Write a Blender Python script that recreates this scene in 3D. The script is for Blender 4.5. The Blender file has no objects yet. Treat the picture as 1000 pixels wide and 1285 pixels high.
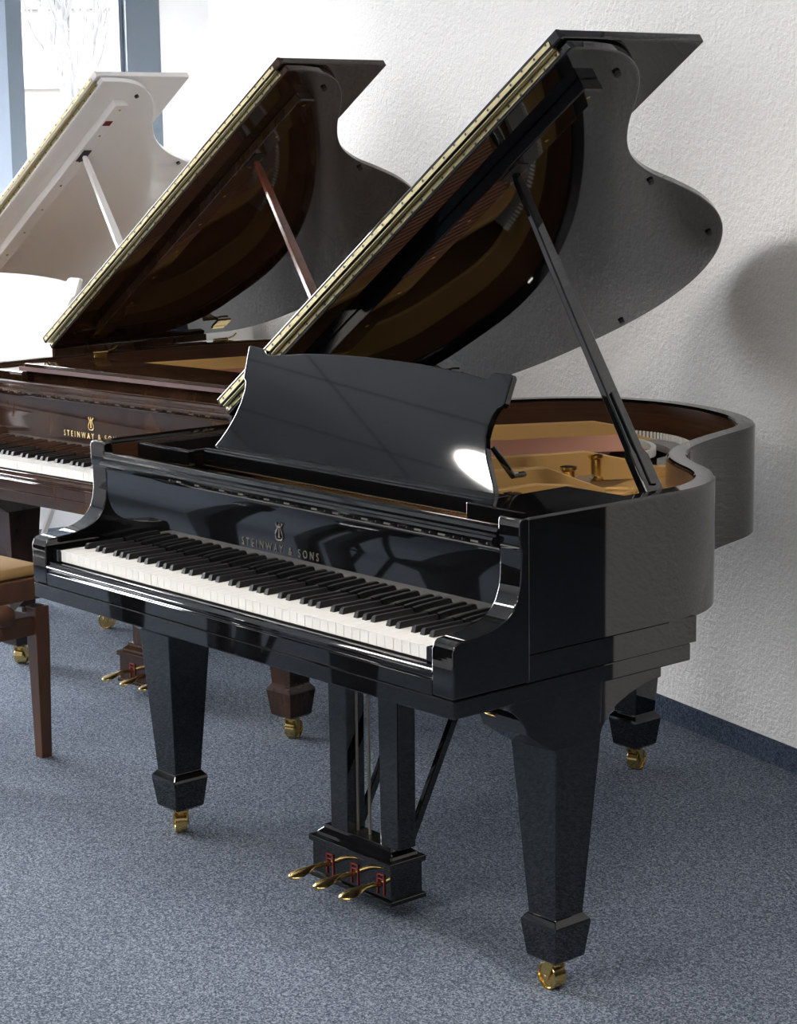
import bpy, math, random
from mathutils import Vector, Matrix
random.seed(7)
SC = bpy.context.scene
COL = SC.collection
PI = math.pi

# ------------------------------------------------------------------ materials
def new_mat(name):
    m = bpy.data.materials.new(name); m.use_nodes = True
    return m, m.node_tree.nodes, m.node_tree.links, m.node_tree.nodes['Principled BSDF']

def simple(name, col, rough=.5, metal=0., ior=1.5, coat=0., spec=.5):
    m, n, l, b = new_mat(name)
    b.inputs['Base Color'].default_value = (*col, 1); b.inputs['Roughness'].default_value = rough
    b.inputs['Metallic'].default_value = metal; b.inputs['IOR'].default_value = ior
    b.inputs['Coat Weight'].default_value = coat; b.inputs['Coat Roughness'].default_value = .02
    b.inputs['Specular IOR Level'].default_value = spec
    return m

def coords(n, l, scale, rot=(0, 0, 0)):
    t = n.new('ShaderNodeTexCoord'); mp = n.new('ShaderNodeMapping')
    mp.inputs['Scale'].default_value = scale; mp.inputs['Rotation'].default_value = rot
    l.new(t.outputs['Object'], mp.inputs['Vector']); return mp.outputs['Vector']

def ramp(n, l, fac, stops):
    r = n.new('ShaderNodeValToRGB'); e = r.color_ramp.elements
    e[0].position, e[0].color = stops[0][0], (*stops[0][1], 1)
    e[1].position, e[1].color = stops[-1][0], (*stops[-1][1], 1)
    for p, c in stops[1:-1]:
        x = e.new(p); x.color = (*c, 1)
    l.new(fac, r.inputs['Fac']); return r.outputs['Color']

def noise(n, l, vec, scale, detail=4, rough=.6):
    t = n.new('ShaderNodeTexNoise'); t.inputs['Scale'].default_value = scale
    t.inputs['Detail'].default_value = detail; t.inputs['Roughness'].default_value = rough
    l.new(vec, t.inputs['Vector']); return t.outputs['Fac']

def bump(n, l, b, h, strength, dist):
    bp = n.new('ShaderNodeBump'); bp.inputs['Strength'].default_value = strength; bp.inputs['Distance'].default_value = dist
    l.new(h, bp.inputs['Height']); l.new(bp.outputs['Normal'], b.inputs['Normal'])

def wood(name, dark, light, scale=(3, 3, 40), rough=.35, coat=0., nscale=3.):
    m, n, l, b = new_mat(name)
    v = coords(n, l, scale); f = noise(n, l, v, nscale, 6, .65)
    l.new(ramp(n, l, f, [(.3, dark), (.7, light)]), b.inputs['Base Color'])
    b.inputs['Roughness'].default_value = rough; b.inputs['Coat Weight'].default_value = coat
    b.inputs['Coat Roughness'].default_value = .02
    return m

def carpet(name, a, b_, c):
    m, n, l, b = new_mat(name)
    v = coords(n, l, (1, 1, 1))
    vo = n.new('ShaderNodeTexVoronoi'); vo.inputs['Scale'].default_value = 330; l.new(v, vo.inputs['Vector'])
    sp = n.new('ShaderNodeSeparateColor'); l.new(vo.outputs['Color'], sp.inputs[0])
    f0 = noise(n, l, v, 120, 2, .7)
    m1 = n.new('ShaderNodeMath'); m1.operation = 'MULTIPLY'; m1.inputs[1].default_value = .42; l.new(sp.outputs[0], m1.inputs[0])
    m2 = n.new('ShaderNodeMath'); m2.operation = 'MULTIPLY_ADD'; m2.inputs[1].default_value = .60; l.new(f0, m2.inputs[0]); l.new(m1.outputs[0], m2.inputs[2])
    f = m2.outputs[0]
    g = noise(n, l, v, 2.2, 2, .5)
    mx = n.new('ShaderNodeMath'); mx.operation = 'MULTIPLY_ADD'; mx.inputs[1].default_value = .10
    l.new(g, mx.inputs[0]); l.new(f, mx.inputs[2])
    l.new(ramp(n, l, mx.outputs[0], [(.34, a), (.56, b_), (.78, c)]), b.inputs['Base Color'])
    b.inputs['Roughness'].default_value = 1; b.inputs['Specular IOR Level'].default_value = .08
    bump(n, l, b, f, .25, .002)
    return m

def plaster(name, col):
    m, n, l, b = new_mat(name)
    b.inputs['Base Color'].default_value = (*col, 1); b.inputs['Roughness'].default_value = .9
    b.inputs['Specular IOR Level'].default_value = .2
    v = coords(n, l, (1, 1, 1))
    f = noise(n, l, v, 100, 3, .6); g = noise(n, l, v, 42, 2, .5)
    mx = n.new('ShaderNodeMath'); mx.operation = 'ADD'; l.new(f, mx.inputs[0]); l.new(g, mx.inputs[1])
    bump(n, l, b, mx.outputs[0], .9, .0065)
    return m

def ceiling_mat():
    m, n, l, b = new_mat('ceiling_tiles')
    v = coords(n, l, (1, 1, 1))
    t = n.new('ShaderNodeTexBrick'); t.offset = 0
    t.inputs['Color1'].default_value = (.52, .53, .55, 1); t.inputs['Color2'].default_value = (.51, .52, .54, 1)
    t.inputs['Mortar'].default_value = (.22, .23, .25, 1); t.inputs['Scale'].default_value = 1
    t.inputs['Mortar Size'].default_value = .012; t.inputs['Brick Width'].default_value = 1.25; t.inputs['Row Height'].default_value = .625
    l.new(v, t.inputs['Vector']); l.new(t.outputs['Color'], b.inputs['Base Color']); b.inputs['Roughness'].default_value = .9
    return m

def glass_mat():
    m = bpy.data.materials.new('window_glass'); m.use_nodes = True
    n, l = m.node_tree.nodes, m.node_tree.links; n.clear()
    o = n.new('ShaderNodeOutputMaterial'); mx = n.new('ShaderNodeMixShader'); tr = n.new('ShaderNodeBsdfTransparent')
    gl = n.new('ShaderNodeBsdfGlossy'); gl.inputs['Roughness'].default_value = .0
    fr = n.new('ShaderNodeFresnel'); fr.inputs['IOR'].default_value = 1.35
    l.new(fr.outputs[0], mx.inputs[0]); l.new(tr.outputs[0], mx.inputs[1]); l.new(gl.outputs[0], mx.inputs[2]); l.new(mx.outputs[0], o.inputs[0])
    return m

def emit(name, col, s):
    m, n, l, b = new_mat(name)
    b.inputs['Base Color'].default_value = (.9, .9, .9, 1)
    b.inputs['Emission Color'].default_value = (*col, 1); b.inputs['Emission Strength'].default_value = s
    return m

M = {}
M['black'] = simple('black_lacquer', (.0035, .0036, .004), .03, ior=1.7)
M['mahog'] = wood('walnut_lacquer', (.013, .0065, .004), (.050, .024, .013), (5, 5, 1.6), .04, 0, 2.6)
M['white'] = simple('white_lacquer', (.86, .84, .82), .06)
M['veneer'] = wood('mahogany_veneer', (.030, .012, .006), (.085, .036, .018), (2, 2, 90), .3, .2, 1.6)
M['veneer_w'] = simple('cream_rim_lining', (.75, .70, .63), .3)
M['brass'] = simple('polished_brass', (.72, .52, .20), .2, 1.)
M['brass_hinge'] = simple('hinge_brass', (.46, .40, .23), .32, 1.)
M['bronze'] = simple('bronzed_plate', (.56, .345, .125), .42, .35)
M['soundboard'] = wood('spruce_board', (.22, .12, .045), (.33, .19, .08), (30, 2, 2), .35)
M['steel'] = simple('steel_wire', (.5, .48, .46), .3, 1.)
M['copper'] = simple('copper_wire', (.62, .30, .21), .35, .8)
M['ivory'] = simple('key_white', (.90, .89, .86), .18)
M['ebony'] = simple('key_black', (.010, .010, .011), .32)
M['felt_red'] = simple('red_felt', (.16, .008, .010), .95)
M['strip_red'] = simple('dull_red_strip', (.07, .012, .010), .5)
M['felt_gray'] = simple('grey_felt', (.30, .30, .30), .95)
M['felt_white'] = simple('white_felt', (.7, .7, .67), .95)
M['gold'] = simple('gold_letter', (.80, .62, .30), .3, 1.)
M['gold_shaded'] = simple('shaded_gold_letter', (.12, .105, .085), .45, .6)  # gold lettering with its dark reflection put into the colour
M['rubber'] = simple('dark_rubber', (.012, .012, .012), .5)
M['benchwood'] = wood('bench_walnut', (.060, .023, .010), (.125, .052, .024), (6, 6, 1.2), .38, 0, 3)
M['cushion'] = simple('tan_velour', (.23, .135, .045), .85)
M['ironarm'] = simple('grey_steel_arm', (.45, .44, .40), .4, .8)
M['carpet'] = carpet('blue_carpet', (.042, .056, .081), (.104, .128, .169), (.27, .305, .36))
M['carpet_dark'] = carpet('blue_carpet_skirting', (.020, .030, .050), (.040, .056, .085), (.085, .108, .148))
M['wall'] = plaster('woodchip_wall', (.80, .79, .77))
M['wall_plain'] = simple('white_paint', (.92, .925, .94), .85)
M['wall_dark'] = simple('dark_wall', (.05, .05, .055), .85)
M['ceiling'] = ceiling_mat()
M['frame'] = simple('grey_window_frame', (.13, .165, .205), .45)
M['frame_lit'] = simple('daylit_window_frame', (.33, .40, .50), .45)  # daylit side of the mullion: the light is put into a paler colour
M['glass'] = glass_mat()
M['facade'] = simple('cream_render', (.095, .090, .084), .9)
M['facade2'] = simple('grey_ledge', (.060, .060, .063), .9)
M['paving'] = simple('pale_paving', (.35, .35, .35), .9)
M['bark'] = simple('grey_bark', (.05, .05, .052), .9)
M['panel'] = emit('fill_glow', (1, .93, .85), 13)  # glow of the added fill panels
M['lamp'] = emit('lamp_glow', (1, .97, .92), 26)

# ------------------------------------------------------------------ mesh helpers
class MB:
    def __init__(s): s.v, s.f, s.m = [], [], []
    def add(s, vs, fs, mi=0):
        k = len(s.v); s.v += [tuple(v) for v in vs]
        for f in fs: s.f.append([k + i for i in f]); s.m.append(mi)
        return s
    def box(s, x0, x1, y0, y1, z0, z1, mi=0):
        v = [(x, y, z) for z in (z0, z1) for y in (y0, y1) for x in (x0, x1)]
        return s.add(v, [(0, 2, 3, 1), (4, 5, 7, 6), (0, 1, 5, 4), (2, 6, 7, 3), (0, 4, 6, 2), (1, 3, 7, 5)], mi)
    def loft(s, rings, cap=True, mi=0, close=True):
        n = len(rings[0]); v = [p for r in rings for p in r]; f = []
        for i in range(len(rings) - 1):
            for j in range(n if close else n - 1):
                a, b = i * n + j, i * n + (j + 1) % n
                f.append((a, b, b + n, a + n))
        if cap and close:
            f.append(tuple(range(n))[::-1]); f.append(tuple(range((len(rings) - 1) * n, len(rings) * n)))
        return s.add(v, f, mi)
    def tube(s, path, r, n=8, mi=0):
        path = [Vector(p) for p in path]; rr = r if isinstance(r, (list, tuple)) else [r] * len(path)
        rings = []; up = Vector((0, 0, 1))
        for i, p in enumerate(path):
            d = (path[min(i + 1, len(path) - 1)] - path[max(i - 1, 0)]).normalized()
            a = d.cross(up)
            if a.length < 1e-3: a = d.cross(Vector((1, 0, 0)))
            a.normalize(); b = d.cross(a)
            rings.append([p + (a * math.cos(t) + b * math.sin(t)) * rr[i] for t in [2 * PI * k / n for k in range(n)]])
        return s.loft(rings, True, mi)
    def bar(s, a, b, w, h, mi=0, up=(0, 0, 1)):
        a, b = Vector(a), Vector(b); d = (b - a).normalized(); x = d.cross(Vector(up)).normalized() * w / 2; u = x.cross(d).normalized() * h / 2
        return s.loft([[p - x - u, p + x - u, p + x + u, p - x + u] for p in (a, b)], True, mi)
    def extrude(s, poly, fn, a, b, mi=0):
        """poly: 2-D outline; fn(p, t) -> 3-D point; caps at t=a and t=b"""
        return s.loft([[fn(p, t) for p in poly] for t in (a, b)], True, mi)
    def lathe(s, prof, c=(0, 0, 0), n=24, mi=0, axis='z'):
        rings = []
        for r, h in prof:
            ring = []
            for k in range(n):
                t = 2 * PI * k / n; x, y = r * math.cos(t), r * math.sin(t)
                q = (x, y, h) if axis == 'z' else ((h, x, y) if axis == 'x' else (x, h, y))
                ring.append((c[0] + q[0], c[1] + q[1], c[2] + q[2]))
            rings.append(ring)
        return s.loft(rings, True, mi)
    def xf(s, mat):
        s.v = [tuple(mat @ Vector(v)) for v in s.v]; return s
    def mesh(s, name, mats, smooth=None):
        me = bpy.data.meshes.new(name); me.from_pydata(s.v, [], s.f)
        for m in (mats if isinstance(mats, (list, tuple)) else [mats]): me.materials.append(m)
        for p, mi in zip(me.polygons, s.m): p.material_index = mi
        me.validate(); me.update()
        import bmesh
        bm = bmesh.new(); bm.from_mesh(me); bmesh.ops.recalc_face_normals(bm, faces=bm.faces); bm.to_mesh(me); bm.free()
        if smooth is not None:
            for p in me.polygons: p.use_smooth = True
            me.set_sharp_from_angle(angle=math.radians(smooth))
        return me
    def build(s, name, mats, parent=None, bevel=0, seg=2, smooth=None, kind=None):
        o = bpy.data.objects.new(name, s.mesh(name, mats, smooth)); COL.objects.link(o)
        if parent is not None: o.parent = parent
        if bevel:
            b = o.modifiers.new('edge', 'BEVEL'); b.width = bevel; b.segments = seg; b.limit_method = 'ANGLE'; b.angle_limit = math.radians(40)
            b.harden_normals = False
        if kind: o['kind'] = kind
        return o

def thing(name, label, cat, loc, rz=0, group=None):
    o = bpy.data.objects.new(name, None); COL.objects.link(o); o.empty_display_size = .1
    o.location = loc; o.rotation_euler = (0, 0, rz); o['label'] = label; o['category'] = cat
    if group: o['group'] = group
    return o

def catmull(P, n=6, closed=False):
    out = []; N = len(P)
    for i in range(N if closed else N - 1):
        g = (lambda k: P[k % N]) if closed else (lambda k: P[max(0, min(N - 1, k))])
        a, b, c, d = g(i - 1), g(i), g(i + 1), g(i + 2)
        for k in range(n):
            t = k / n
            out.append(tuple(.5 * ((2 * b[j]) + (-a[j] + c[j]) * t + (2 * a[j] - 5 * b[j] + 4 * c[j] - d[j]) * t * t + (-a[j] + 3 * b[j] - 3 * c[j] + d[j]) * t ** 3) for j in range(len(b))))
    if not closed: out.append(tuple(P[-1]))
    return out

def offset(P, d):
    """offset an open polyline to its left by d (2-D)"""
    out = []
    for i, p in enumerate(P):
        a, b = P[max(0, i - 1)], P[min(len(P) - 1, i + 1)]
        tx, ty = b[0] - a[0], b[1] - a[1]; L = math.hypot(tx, ty) or 1
        out.append((p[0] - ty / L * d, p[1] + tx / L * d))
    return out

# ------------------------------------------------------------------ grand piano
HW = .702
RIMZ = .953
RIM_CTRL = [(HW, .54), (.699, .60), (.685, .66), (.658, .715), (.618, .766), (.560, .815), (.484, .860), (.420, .908), (.365, .975), (.318, 1.07),
            (.277, 1.19), (.240, 1.32), (.197, 1.397), (.130, 1.460), (.032, 1.520), (-.113, 1.568), (-.26, 1.579), (-.40, 1.535),
            (-.50, 1.447), (-.58, 1.32), (-.645, 1.19), (-.687, 1.04), (-HW, .88)]
RIM = [(HW, .16)] + catmull(RIM_CTRL, 5) + [(-HW, .16)]
INNER = offset(RIM, .042)
LID_CTRL = [(1.404, .60), (1.395, .675), (1.365, .745), (1.315, .808), (1.242, .862), (1.160, .912), (1.086, .972), (1.026, 1.045), (.970, 1.150),
            (.919, 1.286), (.862, 1.424), (.790, 1.552), (.703, 1.655), (.597, 1.730), (.480, 1.762), (.360, 1.745), (.260, 1.690), (.165, 1.605), (.085, 1.510), (.025, 1.40), (0, 1.28)]
LID = [(1.404, .533)] + catmull(LID_CTRL, 5) + [(0, .533)]

WH = 1.225 / 52
def key_layout():
    whites = []; blacks = []; names = 'ABCDEFG'
    for i in range(52):
        whites.append(-.6125 + WH * (i + .5))
        nm = names[i % 7]
        if nm in 'ACDFG' and i < 51:
            off = {'A': .0015, 'C': -.0015, 'D': .0015, 'F': -.0018, 'G': 0}[nm]
            blacks.append(-.6125 + WH * (i + 1) + off)
    return whites, blacks

def text_mesh(body, size, mat):
    cu = bpy.data.curves.new('t', 'FONT'); cu.body = body; cu.size = size; cu.extrude = .0006; cu.align_x = 'CENTER'; cu.space_character = 1.75
    o = bpy.data.objects.new('t', cu); COL.objects.link(o)
    dg = bpy.context.evaluated_depsgraph_get(); me = bpy.data.meshes.new_from_object(o.evaluated_get(dg)); me.name = 'lettering'
    bpy.data.objects.remove(o); me.materials.clear(); me.materials.append(mat); return me

def caster(parent, cx, cy, rot):
    m = MB(); m.lathe([(.004, .066), (.017, .066), (.017, .060), (.009, .056), (.009, .048)], n=16)
    for s in (-1, 1):
        m.loft([[(s * .0165 - .002, -.011 + o_, .056), (s * .0165 + .002, -.011 + o_, .056), (s * .0165 + .002, .011 + o_, .056), (s * .0165 - .002, .011 + o_, .056)] if zz else
                [(s * .0165 - .002, .004, .020), (s * .0165 + .002, .004, .020), (s * .0165 + .002, .018, .020), (s * .0165 - .002, .018, .020)] for zz, o_ in ((1, 0), (0, 0))])
    m.box(-.0185, .0185, -.011, .011, .054, .059)
    m.tube([(-.019, .011, .027), (.019, .011, .027)], .0035, 8)
    m.xf(Matrix.Translation((cx, cy, 0)) @ Matrix.Rotation(rot, 4, 'Z'))
    c = m.build('caster', M['brass'], parent, .0006, 1, 35)
    w = MB(); w.lathe([(.006, -.0105), (.008, -.0145), (.018, -.0118), (.0225, -.0118), (.0235, -.0145), (.0262, -.0145), (.0270, -.0135), (.0270, .0135), (.0262, .0145), (.0235, .0145), (.0225, .0118), (.018, .0118), (.008, .0145), (.006, .0105)], n=32, axis='x')
    w.xf(Matrix.Translation((cx, cy, 0)) @ Matrix.Rotation(rot, 4, 'Z') @ Matrix.Translation((0, .011, .027)))
    w.build('caster_wheel', M['brass'], parent, 0, 1, 22)

def leg(parent, mat, cx, cy, ztop, rot):
    def sq(h, z): return [(cx - h, cy - h, z), (cx + h, cy - h, z), (cx + h, cy + h, z), (cx - h, cy + h, z)]
    m = MB()
    m.loft([sq(.062, ztop), sq(.060, ztop - .11), sq(.037, .162), sq(.037, .158), sq(.040, .155), sq(.047, .146), sq(.048, .140), sq(.0395, .072), sq(.030, .065), sq(.012, .064)])
    o = m.build('leg', mat, parent, .0016, 2)
    caster(o, cx, cy, rot); return o

def piano(name, label, loc, rz, mat, veneer, letters, theta, desk_up=True, keys=True, batten_tag=False, casters=(.5, -.3, .3), closed=False):
    P = thing(name, label, 'piano', loc, rz)
    lac = M[mat]
    # rim: side wall following the curve
    def zb(p): return .70
    m = MB(); rings = [[(o[0], o[1], zb(o)), (o[0], o[1], RIMZ - .004), (o[0] + (i[0] - o[0]) * .1, o[1] + (i[1] - o[1]) * .1, RIMZ),
                        (o[0] + (i[0] - o[0]) * .93, o[1] + (i[1] - o[1]) * .93, RIMZ), (i[0], i[1], RIMZ - .004), (i[0], i[1], .76), (i[0], i[1], .70)] for o, i in zip(RIM, INNER)]
    m.loft(rings)
    rim = m.build('rim', lac, P, 0, 1, 32)
    m = MB(); i2 = offset(INNER, .003)
    m.loft([[(a[0], a[1], .80), (a[0], a[1], RIMZ - .008), (b[0], b[1], RIMZ - .008), (b[0], b[1], .80)] for a, b in zip(INNER, i2)])
    ln = m.build('rim_lining', veneer, P, 0, 1, 32); ln['label'] = 'brown veneered inner face of the rim' if mat != 'white' else 'cream inner face of the rim'
    # under-rim beams and belly
    m = MB(); belly = offset([(x, max(y, .20)) for x, y in RIM], .08)
    m.extrude(belly, lambda p, t: (p[0], p[1], t), .715, .735)
    m.build('belly', M['soundboard'] if mat != 'white' else M['veneer_w'], P)
    m = MB()
    for a, b in (((-.45, .30, .69), (-.20, 1.40, .69)), ((.45, .30, .69), (-.10, 1.40, .69)), ((.0, .30, .69), (-.16, 1.40, .69))): m.bar(a, b, .07, .05)
    m.box(-.32, -.15, 1.38, 1.545, .655, .705)
    m.build('back_post', lac, P, .002)
    # case sides below the rim + keybed
    for s in (-1, 1):
        m = MB(); x0, x1 = sorted((s * .655, s * HW)); m.box(x0, x1, .159, .618, .6505, .702); m.build('case_side', lac, P)
    m = MB(); m.box(-HW + .001, HW - .001, -.019, .604, .615, .6495)
    m.build('keybed', lac, P, .003)
    # arms (cheeks) with the ogee profile
    prof = [(-.0185, .651), (-.019, .735), (-.014, .748), (-.006, .753), (.014, .755), (.040, .757), (.066, .7605), (.090, .767), (.110, .776), (.126, .789),
            (.136, .803), (.143, .822), (.147, .845), (.1475, .872), (.1475, .895), (.145, .899), (.1435, .905), (.1435, .945), (.147, .953), (.168, .953), (.168, .651)]
    for s in (-1, 1):
        m = MB(); x0, x1 = sorted((s * .645, s * (HW + .0003))); m.extrude(prof, lambda p, t: (t, p[0], p[1]), x0, x1)
        m.build('arm', lac, P, .003, 3, 30)
        m = MB(); x0, x1 = sorted((s * .6135, s * .6448)); m.box(x0, x1, -.004, .148, .70, .7315); m.build('key_block', lac, P, .002)
    # keyslip with its two beads
    ks = [(-.006, .650), (-.0185, .650), (-.0185, .678), (-.0155, .6805), (-.0155, .684), (-.0195, .687), (-.0195, .692), (-.016, .695), (-.013, .699), (-.013, .703), (-.006, .703)]
    m = MB(); m.extrude(ks, lambda p, t: (t, p[0], p[1]), -.6445, .6445); m.build('key_slip', lac, P, .0008, 1, 30)
    # fallboard
    fb = [(.150, .7355), (.1475, .76), (.1485, .83), (.1495, .885), (.147, .892), (.140, .897), (.132, .899), (.128, .904), (.128, .909), (.132, .913), (.138, .914), (.140, .918), (.140, .923), (.146, .929),
          (.158, .931), (.172, .929), (.176, .922), (.176, .7355)]
    m = MB(); m.extrude(fb, lambda p, t: (t, p[0], p[1]), -.6445, .6445); f = m.build('fallboard', lac, P, 0, 1, 24)
    m = MB(); m.box(-.6445, .6445, .178, .215, .84, .882); m.build('hinge_rail', lac, P, .003)
    me = text_mesh('STEINWAY & SONS', .0235, M[letters])
    xs = [v.co.x for v in me.vertices]; k = .255 / (max(xs) - min(xs)); c = (max(xs) + min(xs)) / 2
    for v in me.vertices: x, y, z = v.co; v.co = ((x - c) * k - .006, .1472 - z, .7915 + y)
    t = bpy.data.objects.new('lettering', me); COL.objects.link(t); t.parent = f; t['label'] = 'maker name in spaced gold capitals'
    m = MB(); lx, lz = -.006, .836  # lyre emblem
    for s in (-1, 1):
        c_ = [(lx + s * a, .1465, lz + b) for a, b in catmull([(.003, -.019), (.010, -.016), (.0115, -.008), (.008, 0), (.0055, .006), (.008, .012), (.0105, .014), (.009, .017)], 4)]
        m.tube(c_, .0013, 6)
        m.tube([(lx + s * .002, .1465, lz - .012), (lx + s * .002, .1465, lz + .014)], .0006, 5)
    m.tube([(lx - .007, .1465, lz + .009), (lx + .007, .1465, lz + .009)], .001, 6); m.tube([(lx, .1465, lz - .012), (lx, .1465, lz + .019)], .0006, 5)
    m.tube([(lx - .006, .1465, lz - .0185), (lx + .006, .1465, lz - .0185)], .0015, 6); m.tube([(lx - .003, .1465, lz - .012), (lx + .003, .1465, lz - .012)], .001, 6)
    m.build('emblem', M[letters], f)['label'] = 'small gold lyre emblem above the name'
    # keys
    m = MB(); m.box(-.6125, .6125, .004, .16, .684, .704); m.box(-.6125, .6125, .142, .146, .703, .722, 1)
    kb = m.build('keyboard', [M['ebony'], M['felt_red']], P)
    if keys:
        wm = MB(); h = WH / 2 - .0006
        wm.box(-h, h, 0, .147, .7285, .7305); wm.box(-h + .0002, h - .0002, .0012, .147, .706, .7285)
        wme = wm.mesh('white_key', M['ivory'])
        bk = MB(); bk.loft([[(-.0060, .050, .7305), (.0060, .050, .7305), (.0060, .147, .7305), (-.0060, .147, .7305)],
                            [(-.0050, .053, .7400), (.0050, .053, .7400), (.0050, .147, .7400), (-.0050, .147, .7400)],
                            [(-.0040, .056, .7425), (.0040, .056, .7425), (.0040, .147, .7425), (-.0040, .147, .7425)]])
        bme = bk.mesh('black_key', M['ebony'])
        W, B = key_layout()
        for x in W:
            o = bpy.data.objects.new('white_key', wme); COL.objects.link(o); o.parent = kb; o.location = (x, 0, 0)
        for x in B:
            o = bpy.data.objects.new('black_key', bme); COL.objects.link(o); o.parent = kb; o.location = (x, 0, 0)
    # music desk tray: side boards and the rail under the desk
    m = MB()
    for s in (-1, 1):
        x0, x1 = sorted((s * .465, s * .655))
        m.box(x0, x1, .250, .500, .931, .943)
        x0, x1 = sorted((s * .455, s * .655)); m.box(x0, x1, .240, .262, .910, .9425)
    m.box(-.466, .466, .296, .345, .925, .944); m.box(-.466, .466, .288, .304, .905, .940)
    for s in (-1, 1): m.box(s * .6 - .055 if s > 0 else -.655, .655 if s > 0 else -.545, .25, .27, .905, .93)
    tray = m.build('desk_tray', lac, P, .003, 2)
    dk = [(-.447, .235), (-.440, .2365), (-.398, .232), (-.384, .230), (-.374, .2195), (-.355, .2195), (-.30, .225), (-.23, .232), (-.14, .2365), (-.05, .2385), (.05, .2385), (.14, .2365), (.22, .232),
          (.29, .2265), (.325, .2215), (.338, .2215), (.345, .231), (.356, .2355), (.402, .2355), (.407, .230), (.404, .175), (.398, .169), (.388, .165), (.380, .150), (.376, .125), (.376, .105), (.384, .085),
          (.396, .062), (.412, .040), (.428, .018), (.440, -.002), (-.478, -.002), (-.462, .018), (-.446, .044), (-.432, .075), (-.424, .105), (-.422, .135), (-.426, .152), (-.437, .160), (-.440, .180)]
    dvec = Vector((0, .08, .22)).normalized(); nvec = Vector((0, .22, -.08)).normalized(); d0 = Vector((0, .33, .945))
    m = MB()
    if desk_up:
        m.extrude(dk, lambda p, t: Vector((p[0], 0, 0)) + d0 + dvec * p[1] + nvec * t, 0, .016)
        d = m.build('music_desk', lac, P, .0025, 3)
        for s in (-1, 1):
            m = MB(); m.tube([(s * .36, .40, 1.02), (s * .38, .415, .985), (s * .385, .43, .962), (s * .36, .485, .956)], .0065, 8)
            m.build('desk_support', lac, d, 0, 1, 40)
    else:
        m.extrude(dk, lambda p, t: (p[0], .268 + p[1], .950 + t), 0, .016)
        d = m.build('music_desk', lac, P, .0025, 3); d['label'] = 'music desk folded down flat'
        m = MB(); m.box(-.50, .50, .262, .267, .944, .956); m.build('felt_strip', M['strip_red'], d)['label'] = 'dark red strip along the folded desk'
    # ---- plate, strings
    brz = M['bronze']
    m = MB(); inn = [p for p in offset(INNER, .002)]
    band = offset(INNER, .085)
    idx = [i for i, p in enumerate(inn) if p[1] >= .50 or 0 < i < len(inn) - 1]
    m.loft([[(inn[i][0], inn[i][1], .846), (inn[i][0], inn[i][1], .858), (band[i][0], band[i][1], .858), (band[i][0], band[i][1], .846)] for i in idx])
    m.box(-.655, .655, .23, .47, .846, .858)
    web = [(.60, .47), (.60, .66), (.50, .80), (.36, .90), (.30, 1.02), (.20, 1.16), (.12, 1.10), (.22, .80), (.38, .60), (.46, .47)]
    m.extrude(web, lambda p, t: (p[0], p[1], t), .845, .8565)
    m.box(-.655, .655, .455, .475, .858, .876)
    plate = m.build('cast_plate', brz, P, .002, 2); plate['label'] = 'gold bronzed cast iron plate'
    def bar(pts, w):
        b = MB(); b.loft([[(x - w / 2, y, .856), (x + w / 2, y, .856), (x + w * .35, y, z), (x - w * .35, y, z)] for x, y, z in pts]); o = b.build('plate_bar', brz, plate, .003, 2, 30)
    bar([(-.615, .48, .90), (-.55, .60, .925), (-.365, 1.067, .928), (-.249, 1.318, .925), (-.215, 1.37, .912), (-.18, 1.42, .882), (-.15, 1.47, .868)], .022)
    bar([(-.09, .46, .90), (-.06, .52, .925), (.008, .717, .927), (.082, .945, .925), (.125, 1.02, .905), (.165, 1.09, .885), (.23, 1.20, .878), (.24, 1.28, .868)], .022)
    bar([(.07, .46, .88), (.08, .48, .92), (.13, .603, .925), (.165, .735, .922), (.205, .80, .89), (.23, .85, .868)], .034)
    bar([(.25, .46, .88), (.255, .48, .912), (.275, .60, .914), (.30, .68, .905), (.34, .73, .875)], .02)
    # rings round the bolt holes of the web
    for x, y, r in ((.245, .880, .034), (.305, .935, .036), (.33, .76, .03), (.42, .70, .03)):
        m = MB(); m.tube([(x + r * math.cos(a), y + r * math.sin(a), .860) for a in [2 * PI * k / 20 for k in range(21)]], .006, 8)
        m.build('plate_ring', brz, plate, 0, 1, 50)
    for x, y in ((.095, .965), (.175, .800), (-.30, .52), (.42, .52)):
        m = MB(); m.lathe([(.019, .857), (.019, .864), (.014, .868), (.014, .906), (.019, .910), (.019, .916), (.009, .918)], (x, y, 0), 20); m.build('plate_bolt', M['brass'], plate, 0, 1, 35)
    m = MB()
    m.extrude(offset([p for p in RIM], .05), lambda p, t: (p[0], p[1], t), .795, .803); m.build('soundboard', M['soundboard'], P)
    # strings
    m = MB(); N = 66
    for k in range(N):
        t = k / (N - 1); x0 = .56 - t * .86; x1 = .50 - t * .60; y1 = .50 + .72 * t ** 1.1
        m.tube([(x0, .40, .872), (x0, .463, .879), (x1, y1, .872)], .0008, 3)
    m.build('steel_strings', M['steel'], P, kind='stuff')
    m = MB()
    for k in range(28):
        t = k / 27; m.tube([(-.60 + t * .20, .40, .886), (-.58 + t * .20, .463, .892), (-.235 + t * .235, 1.385 - t * .15, .888)], .0021, 4)
    m.build('copper_strings', M['copper'], P, kind='stuff')
    m = MB()
    for r_ in range(3):
        for k in range(60): m.lathe([(.0028, .856), (.0028, .882)], (-.60 + k * .0203, .275 + r_ * .028, 0), 5)
    m.build('tuning_pins', M['steel'], P, kind='stuff')
    m = MB()  # hitch pins and felt round the tail end of the copper strings
    arc = catmull([(-.30, 1.41), (-.235, 1.445), (-.15, 1.455), (-.06, 1.43), (.02, 1.375), (.08, 1.30), (.10, 1.23)], 8)
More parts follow.
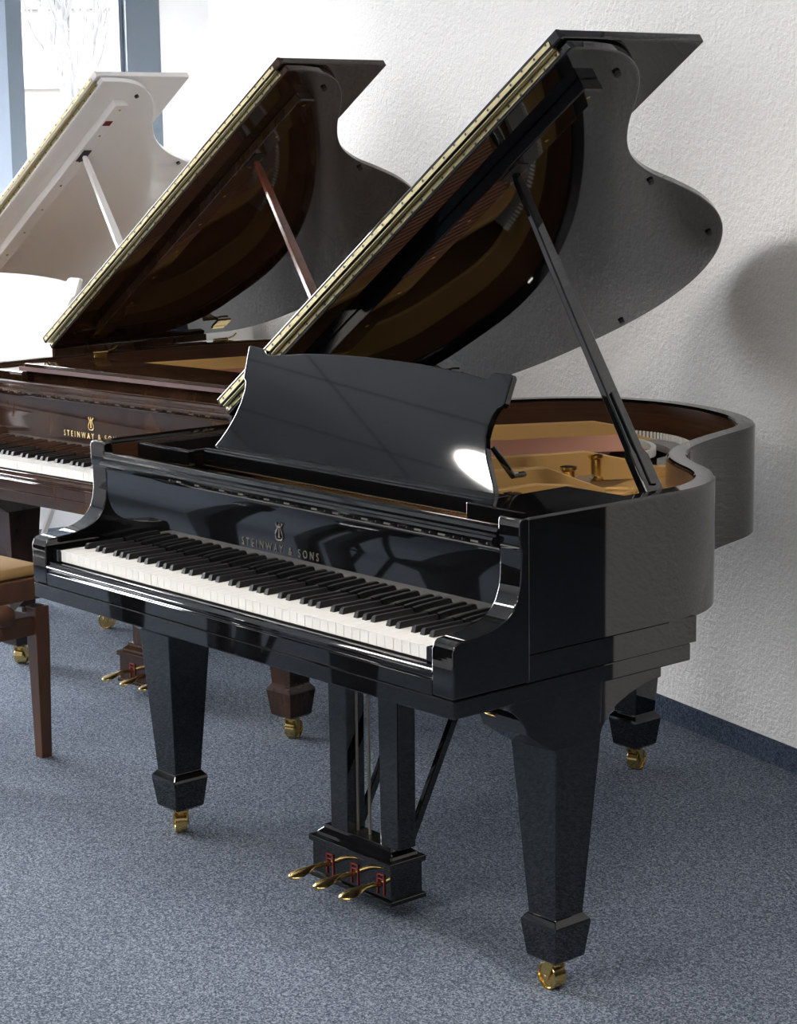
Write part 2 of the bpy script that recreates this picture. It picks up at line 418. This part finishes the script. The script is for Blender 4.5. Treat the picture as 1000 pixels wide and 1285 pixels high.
    m.loft([[(a[0], a[1], .857), (a[0], a[1], .874), (b[0], b[1], .874), (b[0], b[1], .857)] for a, b in zip(arc, offset(arc, -.05))], mi=0)
    for a in arc[::1]: m.lathe([(.0035, .872), (.0035, .890)], (a[0], a[1], 0), 6, 1)
    a2 = offset(arc, -.085)
    m.loft([[(a[0], a[1], .868), (a[0], a[1], .886), (b[0], b[1], .886), (b[0], b[1], .868)] for a, b in zip(a2, offset(a2, -.012))], mi=1)
    m.build('hitch_felt', [M['felt_gray'], M['felt_white']], P)
    m = MB()
    for k in range(36):
        t = k / 35; m.box(.52 - t * 1.0 - .009, .52 - t * 1.0 + .009, .500 + .06 * t, .515 + .10 * t, .880, .905)
    m.build('dampers', [M['felt_red'] if mat == 'mahog' else M['ebony']], P, kind='stuff')
    if closed:
        m = MB(); m.extrude([(u - .004, y) for u, y in LID], lambda p, t: (p[0] - HW, min(p[1], 1.6), t), .955, .975); m.build('lid', lac, P, .003, 3, 30)
        m = MB(); m.box(-HW - .002, HW + .002, .135, .531, .955, .975); m.build('lid_flap', lac, P, .003, 3)
    else:
        # ---- lid
        th = math.radians(theta); A = Vector((-HW, 0, .973)); uu = Vector((math.cos(th), 0, math.sin(th))); nn = Vector((-math.sin(th), 0, math.cos(th)))
        def LP(u, y, d=0): return A + uu * u + Vector((0, y, 0)) + nn * d
        m = MB(); m.extrude(LID, lambda p, t: LP(p[0], p[1], t), 0, .019)
        lid = m.build('lid', lac, P, .003, 3, 30); lid['label'] = 'open lid, propped up' 
        m = MB(); m.extrude([(0, .525), (1.404, .525), (1.404, .935), (0, .935)], lambda p, t: LP(p[0], p[1], t), .0245, .0445)
        m.extrude([(0, .5185), (1.404, .5185), (1.404, .530), (0, .530)], lambda p, t: LP(p[0], p[1], t), .0225, .0455)
        flap = m.build('lid_flap', lac, P, .003, 3); flap['label'] = 'front flap of the lid folded back over it'
        m = MB()
        m.extrude([(.012, .5305), (1.375, .5305), (1.375, .5335), (.012, .5335)], lambda p, t: LP(p[0], p[1], t), .0065, .0165)
        m.extrude([(.012, .516), (1.375, .516), (1.375, .520), (.012, .520)], lambda p, t: LP(p[0], p[1], t), .0265, .0365)
        m.extrude([(.012, .520), (1.375, .520), (1.375, .532), (.012, .532)], lambda p, t: LP(p[0], p[1], t), .0192, .0212)
        m.tube([LP(.012, .5285, .0195), LP(1.375, .5285, .0195)], .0040, 8)
        for k in range(34):
            u = .03 + k * .0405
            for yv, dv in ((.5303, .008 + .003 * (k % 2)), (.5157, .032 + .003 * (k % 2))):
                c0 = LP(u, yv, dv); m.tube([c0, c0 + Vector((0, -.0006, 0))], .0030, 8, 1)
        m.build('piano_hinge', [M['brass_hinge'], M['rubber']], lid, 0, 1, 40)['label'] = 'long brass hinge along the lid front'
        m = MB(); m.extrude([(.12, .632), (1.31, .632), (1.31, .690), (.12, .690)], lambda p, t: LP(p[0], p[1], t), -.028, .0)
        bt = m.build('lid_batten', lac, lid, .003, 2)
        for u in (.29, .43, .57, .711, .854, .997, 1.142, 1.286):
            m = MB(); c0 = LP(u, .664, -.0275); m.tube([c0, c0 - nn * .0012], .0048, 12); m.build('screw', M['brass'], bt)
        if batten_tag:
            m = MB(); m.extrude([(1.20, .640), (1.225, .640), (1.225, .672), (1.20, .672)], lambda p, t: LP(p[0], p[1], t), -.0295, -.027); m.build('felt_tag', M['felt_red'], bt)['label'] = 'small dark red tag'
        for u, y in ((1.330, .725), (.94, 1.175), (.703, 1.60), (.285, 1.65)):
            m = MB(); c0 = LP(u, y, 0); m.tube([c0, c0 - nn * .007], .0075, 14); m.build('bumper', M['rubber'], lid, 0, 1, 40)
        top = LP(1.028, .665, -.030)
        m = MB(); c0 = LP(1.06, .661, -.0285); m.bar(LP(1.0, .661, -.029), LP(1.06, .661, -.029), .034, .004, up=nn); m.build('prop_socket', M['rubber'], bt)
        # prop stick
        foot = Vector((.652, .550, .935)); d = (top - foot); L = d.length; d.normalize()
        def at(t): return foot + d * (L * t)
        side = Vector((0, 1, 0)); side = (side - d * side.dot(d)).normalized(); oth = d.cross(side).normalized()
        def sec(t, w, h): p_ = at(t); return [p_ - side * w - oth * h, p_ + side * w - oth * h, p_ + side * w + oth * h, p_ - side * w + oth * h]
        m = MB(); m.loft([sec(0, .024, .010), sec(.12, .024, .010), sec(.14, .018, .0085), sec(.60, .0155, .008), sec(.97, .011, .007), sec(1., .007, .006)])
        ps = m.build('prop_stick', lac if mat != 'mahog' else M['propwood'], P, .0025, 2, 40)
        m = MB(); c1 = oth * (.0105 if oth.x * 1 - oth.y * 1 > 0 else -.0105)
        m.bar(at(.03) + c1, at(.30) + c1, .016, .006, up=oth); m.build('short_prop', lac, ps, .0015, 1)
        m = MB(); m.box(.640, .660, .515, .585, .90, .948); m.tube([(.635, .55, .936), (.668, .55, .936)], .007, 10); m.build('prop_bracket', M['brass'], ps, .001, 1, 40)
    # lid butt hinges on the bass side
    for y in (() if closed else (.69, 1.205)):
        m = MB(); m.box(-.657, -.652, y - .026, y + .026, .912, .950)
        a_, b_ = LP(.048, y, -.002), LP(.085, y, -.002); m.bar(a_, b_, .060, .004, up=nn)
        hg = m.build('lid_hinge', M['brass'], P, .0008, 1, 40); hg['label'] = 'brass butt hinge of the lid'
        m = MB(); m.tube([(-.657, y - .030, .9535), (-.657, y + .030, .9535)], .006, 10); m.build('hinge_barrel', M['brass'], hg, 0, 1, 40)
        m = MB(); m.bar(LP(.046, y - .026, -.0025), LP(.046, y + .026, -.0025), .022, .003, up=nn); m.build('hinge_leaf', M['brass'], hg, .0006, 1)
        m = MB(); m.tube([(-.652, y + .032, .957), (-.648, y + .050, .962), (-.645, y + .062, .972)], .0032, 6); m.build('hinge_pin', M['brass'], hg, 0, 1, 40)
    if not closed:
        m = MB(); m.box(-.7018, -.688, .535, 1.17, .9525, .9745); m.build('hinge_strip', lac, P, .002, 2)
    # ---- legs
    for (cx, cy), rr in zip(((.627, .308), (-.627, .308), (-.238, 1.462)), casters):
        lg = leg(P, lac, cx, cy, .616 if cy < 1 else .66, rr)
        m = MB()
        if cy < 1:
            br = [(.13, .616), (.135, .598), (.155, .580), (.170, .560), (.176, .545), (.245, .500), (.364, .500), (.372, .522), (.388, .543), (.412, .560), (.445, .574), (.49, .586), (.535, .592), (.535, .616)]
            m.extrude(br, lambda p, t: (t, p[0], p[1]), cx - .0605, cx + .0605); m.build('leg_bracket', lac, lg, .002, 2, 30)
        else:
            m.box(cx - .08, cx + .08, cy - .08, cy + .08, .655, .67); m.build('leg_bracket', lac, lg, .002, 2)
    # ---- lyre
    m = MB()
    m.box(-.113, .149, .300, .388, .045, .118); m.box(-.120, .156, .294, .394, .036, .047); m.box(-.120, .156, .294, .394, .116, .130)
    def rr_(dx, z): return [(-.108 + dx, .306 + dx, z), (.144 - dx, .306 + dx, z), (.144 - dx, .382 - dx, z), (-.108 + dx, .382 - dx, z)]
    m.loft([rr_(0, .129), rr_(.002, .137), rr_(.012, .146), rr_(.014, .154)])
    for x in (-.068, .098):
        m.loft([[(x - a, .317, z), (x + .056 + a, .317, z), (x + .056 + a, .367, z), (x - a, .367, z)] for a, z in ((0, .153), (.002, .40), (.004, .616))])
    m.box(-.10, .15, .29, .40, .595, .618)
    ly = m.build('pedal_lyre', lac, P, .0022, 2)
    for x in (-.04, .125):
        m = MB(); m.bar((x, .372, .150), (x - .01, .625, .612), .013, .020); m.build('lyre_brace', lac, ly, .002, 1)
    for x in (-.010, .030, .070):
        m = MB(); m.tube([(x, .345, .15), (x, .345, .615)], .0034, 8); m.build('pedal_rod', M['brass'] if mat != 'black' else M['rod'], ly, 0, 1, 50)
    for x in (-.052, .032, .118):
        m = MB(); pts = [(.005, .002), (.0065, .03), (.0075, .048), (.013, .062), (.0195, .080), (.0215, .096), (.018, .109), (.008, .1165)]
        rings = []
        for w, s in [(.006, -.012)] + pts:
            y = .300 - s * .86; z = .078 - max(0, s) * .10 + (.006 * math.sin(min(1, max(0, s) / .116) * PI)); hh = .0055 if s < .06 else .0042
            rings.append([(x + w * math.cos(a) - s * .09, y, z + hh * math.sin(a)) for a in [2 * PI * k / 14 for k in range(14)]])
        m.loft(rings); m.build('pedal', M['brass'], ly, 0, 1, 50)
        m = MB()
        for s in (-1, 1): m.box(x + s * .0105 - .0015, x + s * .0105 + .0015, .2975, .301, .054, .100)
        m.box(x - .012, x + .012, .2975, .301, .097, .100); m.box(x - .012, x + .012, .2975, .301, .0875, .090); m.build('pedal_slot', M['felt_red'], ly)['label'] = 'red felt slot lining'
    return P

M['propwood'] = wood('prop_mahogany', (.06, .018, .010), (.16, .055, .032), (3, 3, 3), .12)
M['rod'] = simple('dull_rod', (.30, .28, .22), .4, .9)

piano('grand_piano', 'black lacquered grand piano in front, open lid, raised music desk and full keyboard', (0, 0, 0), 0, 'black', M['veneer'], 'gold_shaded', 35.41, casters=(1.50, 1.0, .26))
piano('grand_piano', 'brown wood grand piano standing behind the black one, lid open, music desk down', (-1.671, .626, 0), math.radians(5.12), 'mahog', M['veneer'], 'gold', 36.4, desk_up=False, casters=(.30, .45, .3))
piano('grand_piano', 'white lacquered grand piano by the window with its lid open', (-3.131, .981, 0), .106, 'white', M['veneer_w'], 'gold', 37.1, keys=True, batten_tag=True, casters=(2.0, .2, .1))

piano('grand_piano', 'black grand piano with closed lid on the open floor before the others, outside the picture', (-1.35, -.70, 0), math.radians(186), 'black', M['veneer'], 'gold', 0, desk_up=False, keys=False, closed=True)

# ------------------------------------------------------------------ bench
B = thing('piano_bench', 'brown wooden piano bench with tan cushion, cut off by the left edge', 'bench', (-1.40, .40, 0), .09)
# local frame: near corner leg at the origin, bench runs to -x and -y
m = MB()
def lg_b(cx, cy):
    q = MB(); q.loft([[(cx - h, cy - h, z), (cx + h, cy - h, z), (cx + h, cy + h, z), (cx - h, cy + h, z)] for h, z in ((.016, 0), (.022, .34), (.022, .415))]); return q
for cx, cy in ((0, 0), (-.55, 0), (0, -.30), (-.55, -.30)): lg_b(cx, cy).build('leg', M['benchwood'], B, .002, 2)
for a, b in (((-.008, -.278, .340, .388), (.012, -.022)), ((-.558, -.278, .338, .402), (-.538, -.022))):
    q = MB(); q.box(a[0], b[0], a[1], b[1], a[2], a[3]); q.build('rail', M['benchwood'], B, .002, 2)
for y0 in (-.312, -.012):
    q = MB(); q.box(-.528, -.022, y0, y0 + .022, .340, .388); q.build('rail', M['benchwood'], B, .002, 2)
q = MB(); q.box(-.585, .030, -.335, .030, .440, .498); q.build('seat_frame', M['benchwood'], B, .004, 2)
q = MB(); q.loft([[(-.575 + i, -.325 + i, z), (.020 - i, -.325 + i, z), (.020 - i, .020 - i, z), (-.575 + i, .020 - i, z)] for i, z in ((.004, .498), (0, .505), (0, .512), (.012, .526), (.045, .536), (.10, .540))])
q.build('cushion', M['cushion'], B, .006, 3, 50)
q = MB(); q.lathe([(.010, 0), (.012, .006), (.024, .012), (.030, .024), (.027, .037), (.016, .045), (.005, .047)], (.030, -.145, .418), 24, axis='x'); q.build('knob', M['benchwood'], B, 0, 1, 40)
for y in (-.03, -.27):
    q = MB(); q.bar((-.02, y - .10 if y > -.1 else y + .10, .37), (-.02, y, .440), .006, .018); q.bar((-.5, y, .40), (-.02, y, .405), .010, .012); q.build('lift_arm', M['ironarm'], B)

# ------------------------------------------------------------------ room
O0 = Vector((-.504, 1.881, 0)); E_ = Vector((.9735, -.2288, 0)); N_ = Vector((.2288, .9735, 0))
ANG = math.atan2(E_.y, E_.x)
RM = Matrix.Translation(O0) @ Matrix.Rotation(ANG, 4, 'Z')
CZ = 2.7
def room_obj(name, boxes, mat, kind='structure', bevel=0, parent=None):
    m = MB()
    for b in boxes: m.box(*b)
    o = m.build(name, mat, parent, bevel)
    if parent is None: o.matrix_world = RM
    if kind: o['kind'] = kind
    return o
room_obj('floor', [(-4.0, 6.2, -7.6, 3.2, -.10, 0)], M['carpet'])
room_obj('ceiling', [(-4.0, 6.2, -7.6, 3.2, CZ, CZ + .1)], M['ceiling'])
room_obj('wall_back', [(-3.2, 2.20, 0, .26, 0, CZ), (-4.0, -3.2, .235, .40, 0, CZ)], M['wall'])
room_obj('baseboard_back', [(-3.2, 2.20, -.012, 0, 0, .063)], M['carpet_dark'])
room_obj('wall_far', [(-3.2, 6.2, 3.0, 3.2, 0, CZ)], M['wall_dark'])
room_obj('wall_right', [(6.0, 6.2, -7.6, 3.2, 0, CZ)], M['wall_dark'])
room_obj('wall_front', [(-4.0, 6.2, -7.6, -7.4, 0, CZ)], M['wall_plain'])
room_obj('wall_left', [(-3.95, -3.75, 0, .40, 0, CZ), (-3.95, -3.75, -4.95, 0, 2.45, CZ), (-3.95, -3.75, -4.95, 0, 0, .10), (-3.95, -3.75, -7.6, -4.95, 0, CZ)], M['wall_plain'])
# windows: posts and panes along the left wall
edges = [(-.60, -.167), (-2.05, -.80), (-3.50, -2.17), (-4.95, -3.62)]
posts_after = [(-.167, 0), (-.80, -.60), (-2.17, -2.05), (-3.62, -3.50)]
for i, ((a, b), (pa, pb)) in enumerate(zip(edges, posts_after)):
    w = room_obj('window_%d' % (i + 1), [(-3.90, -3.75, a, b, .10, .16), (-3.90, -3.75, a, b, 2.39, 2.45)], M['frame'], None)
    w['kind'] = 'structure'
    if i == 0:
        room_obj('window_frame', [(-3.90, -3.74, -.150, 0, .10, 2.45), (-3.87, -3.78, -.167, -.150, .16, 2.39)], M['frame'], 'structure', .002, w)
    elif i == 1:
        room_obj('window_frame', [(-3.90, -3.74, -.668, -.60, .10, 2.45)], M['frame'], 'structure', .002, w)
        room_obj('window_post', [(-3.90, -3.735, -.80, -.668, .10, 2.45)], M['frame_lit'], 'structure', .002, w)
    else:
        room_obj('window_frame', [(-3.90, -3.74, pa, pb, .10, 2.45)], M['frame'], 'structure', .002, w)
    room_obj('window_pane', [(-3.832, -3.828, a, b, .16, 2.39)], M['glass'], 'structure', 0, w)

# recessed lamp in the ceiling, mirrored by the music desk
L1 = MB(); L1.lathe([(.02, 2.695), (.19, 2.695), (.19, 2.688), (.02, 2.688)], n=32)
lamp = thing('offscreen_ceiling_light', 'round recessed ceiling lamp out of view behind the camera', 'ceiling light', (-3.50, -3.05, 0))
L1.build('lens', M['lamp'], lamp)
L1 = MB(); L1.loft([[(r_ * math.cos(a), r_ * math.sin(a), z_) for r_, z_ in ((.19, 2.699), (.215, 2.699), (.215, 2.684), (.19, 2.684))] for a in [2 * PI * k / 32 for k in range(33)]], cap=False)
L1.build('ring', M['wall_plain'], lamp)
for lab, x, y in (('right of the black piano', 2.3, -.3), ('above the camera', 2.6, -2.8), ('above the black piano keyboard', .3, -1.9), ('far behind the camera', .6, -4.2), ('above the bench', -1.6, -1.2)):  # unseen ceiling panels, added as fill to brighten the wall and keys
    cl = thing('offscreen_ceiling_light', 'added rectangular ceiling fill light ' + lab + ', outside the picture', 'ceiling light', (x, y, 2.66), ANG)
    q = MB(); q.box(-.60, .60, -.15, .15, 0, .039); q.build('fill_housing', M['wall_plain'], cl, .003)
    q = MB(); q.box(-.57, .57, -.12, .12, -.006, .001); q.build('fill_diffuser', M['panel'], cl)

# ------------------------------------------------------------------ outside
CAM = Vector((3.325, -2.3926, 1.6239))
def outside(px, py, dist):
    d = cam_fwd + cam_r * ((px - 500) / FPX) - cam_u * ((py - 642.5) / FPX); return CAM + d * dist
FPX = 2621.95; yaw, pit, rol = .8612, -.1778, -.0133
cam_fwd = Vector((-math.sin(yaw) * math.cos(pit), math.cos(yaw) * math.cos(pit), math.sin(pit)))
r0 = Vector((math.cos(yaw), math.sin(yaw), 0)); u0 = r0.cross(cam_fwd)
cam_r = r0 * math.cos(rol) + u0 * math.sin(rol); cam_u = -r0 * math.sin(rol) + u0 * math.cos(rol)

g = MB(); g.box(-60, 60, -60, 60, -.36, -.30); go = g.build('ground_outside', M['paving']); go['kind'] = 'structure'
fb_ = thing('building', 'pale building front with ledges seen through the window', 'building', outside(90, 180, 22) * 1)
fb_.location.z = 0; fb_.rotation_euler = (0, 0, math.atan2(r0.y, r0.x))
g = MB(); g.box(-9, 9, 0, 3, -.3, 7); g.build('wall', M['facade'], fb_)
zs = [outside(90, y, 22).z for y in (10, 108, 194)]
for z in zs:
    g = MB(); g.box(-9, 9, -.12, .01, z - .03, z + .03); g.build('ledge', M['facade2'], fb_)

def bare_tree(pxs, dist, label, seed, r0_=.050, lean=0):
    rnd = random.Random(seed)
    base = outside(*pxs[0], dist); base.z = -.3
    T_ = thing('bare_tree', label, 'tree', base, 0, None)
    m = MB()
    pts = [Vector((0, 0, 0))] + [outside(x, y, dist) - base for x, y in pxs]
    n = len(pts); path = catmull([tuple(p) for p in pts], 4)
    m.tube(path, [r0_ * (1 - .7 * i / len(path)) for i in range(len(path))], 6)
    def twig(p, d, L, r, depth):
        q = [p]; dd = d.copy()
        for k in range(4):
            dd = (dd + Vector((rnd.uniform(-.2, .2), rnd.uniform(-.2, .2), rnd.uniform(-.02, .22)))).normalized(); q.append(q[-1] + dd * L / 4)
        m.tube(q, [r * (1 - .18 * i) for i in range(5)], 4)
        if depth > 0:
            for k in range(3): twig(q[1 + k], (dd + Vector((rnd.uniform(-.5, .5), rnd.uniform(-.5, .5), rnd.uniform(0, .6)))).normalized(), L * .6, r * .55, depth - 1)
    for k in range(9):
        i = int(len(path) * (.35 + .6 * k / 9)); s = 1 if k % 2 else -1
        d = (cam_r * s * rnd.uniform(.2, .5) + Vector((0, 0, rnd.uniform(.8, 1.2))) + cam_fwd * rnd.uniform(-.5, .5)).normalized()
        twig(Vector(path[i]), d, rnd.uniform(.5, .9), r0_ * .38, 2)
    m.build('branches', M['bark'], T_)
bare_tree([(100, 210), (92, 130), (84, 60), (76, 0), (72, -60)], 14, 'slim bare tree with forking trunk in the middle of the window view', 3)
bare_tree([(88, 160), (70, 90), (58, 40), (50, -20)], 15, 'thin leaning bare tree at the left of the window view', 5, .040)
bare_tree([(112, 200), (114, 110), (118, 40), (120, -40)], 16, 'upright thin bare tree near the right frame of the window view', 8, .042)

# ------------------------------------------------------------------ camera, light, world
cd = bpy.data.cameras.new('camera'); cam = bpy.data.objects.new('camera', cd); COL.objects.link(cam)
cd.sensor_fit = 'HORIZONTAL'; cd.sensor_width = 36; cd.lens = FPX / 1000 * 36; cd.clip_start = .05; cd.clip_end = 300
R = Matrix((cam_r, cam_u, -cam_fwd)).transposed().to_4x4(); cam.matrix_world = Matrix.Translation(CAM) @ R
SC.camera = cam

w = bpy.data.worlds.new('overcast_sky'); SC.world = w; w.use_nodes = True
bg = w.node_tree.nodes['Background']; bg.inputs[0].default_value = (.96, .98, 1, 1); bg.inputs[1].default_value = 9.0

def portal(m0, m1):
    ld = bpy.data.lights.new('window_daylight', 'AREA'); ld.shape = 'RECTANGLE'; ld.size = m1 - m0; ld.size_y = 2.35; ld.cycles.is_portal = True
    o = bpy.data.objects.new('window_daylight', ld); COL.objects.link(o)
    c = O0 + E_ * -3.97 + N_ * ((m0 + m1) / 2) + Vector((0, 0, 1.275))
    z = -E_; x = N_; y = z.cross(x)
    o.matrix_world = Matrix.Translation(c) @ Matrix((x, y, z)).transposed().to_4x4()
portal(-.62, 0); portal(-2.05, -.75); portal(-3.5, -2.1); portal(-4.95, -3.6)

SC.view_settings.view_transform = 'Standard'; SC.view_settings.look = 'None'; SC.view_settings.gamma = 1; SC.view_settings.exposure = 1.92
SC.view_settings.use_curve_mapping = False
SC.cycles.use_denoising = True
SC.cycles.max_bounces = 10; SC.cycles.diffuse_bounces = 6; SC.cycles.glossy_bounces = 6
SC.cycles.sample_clamp_indirect = 8
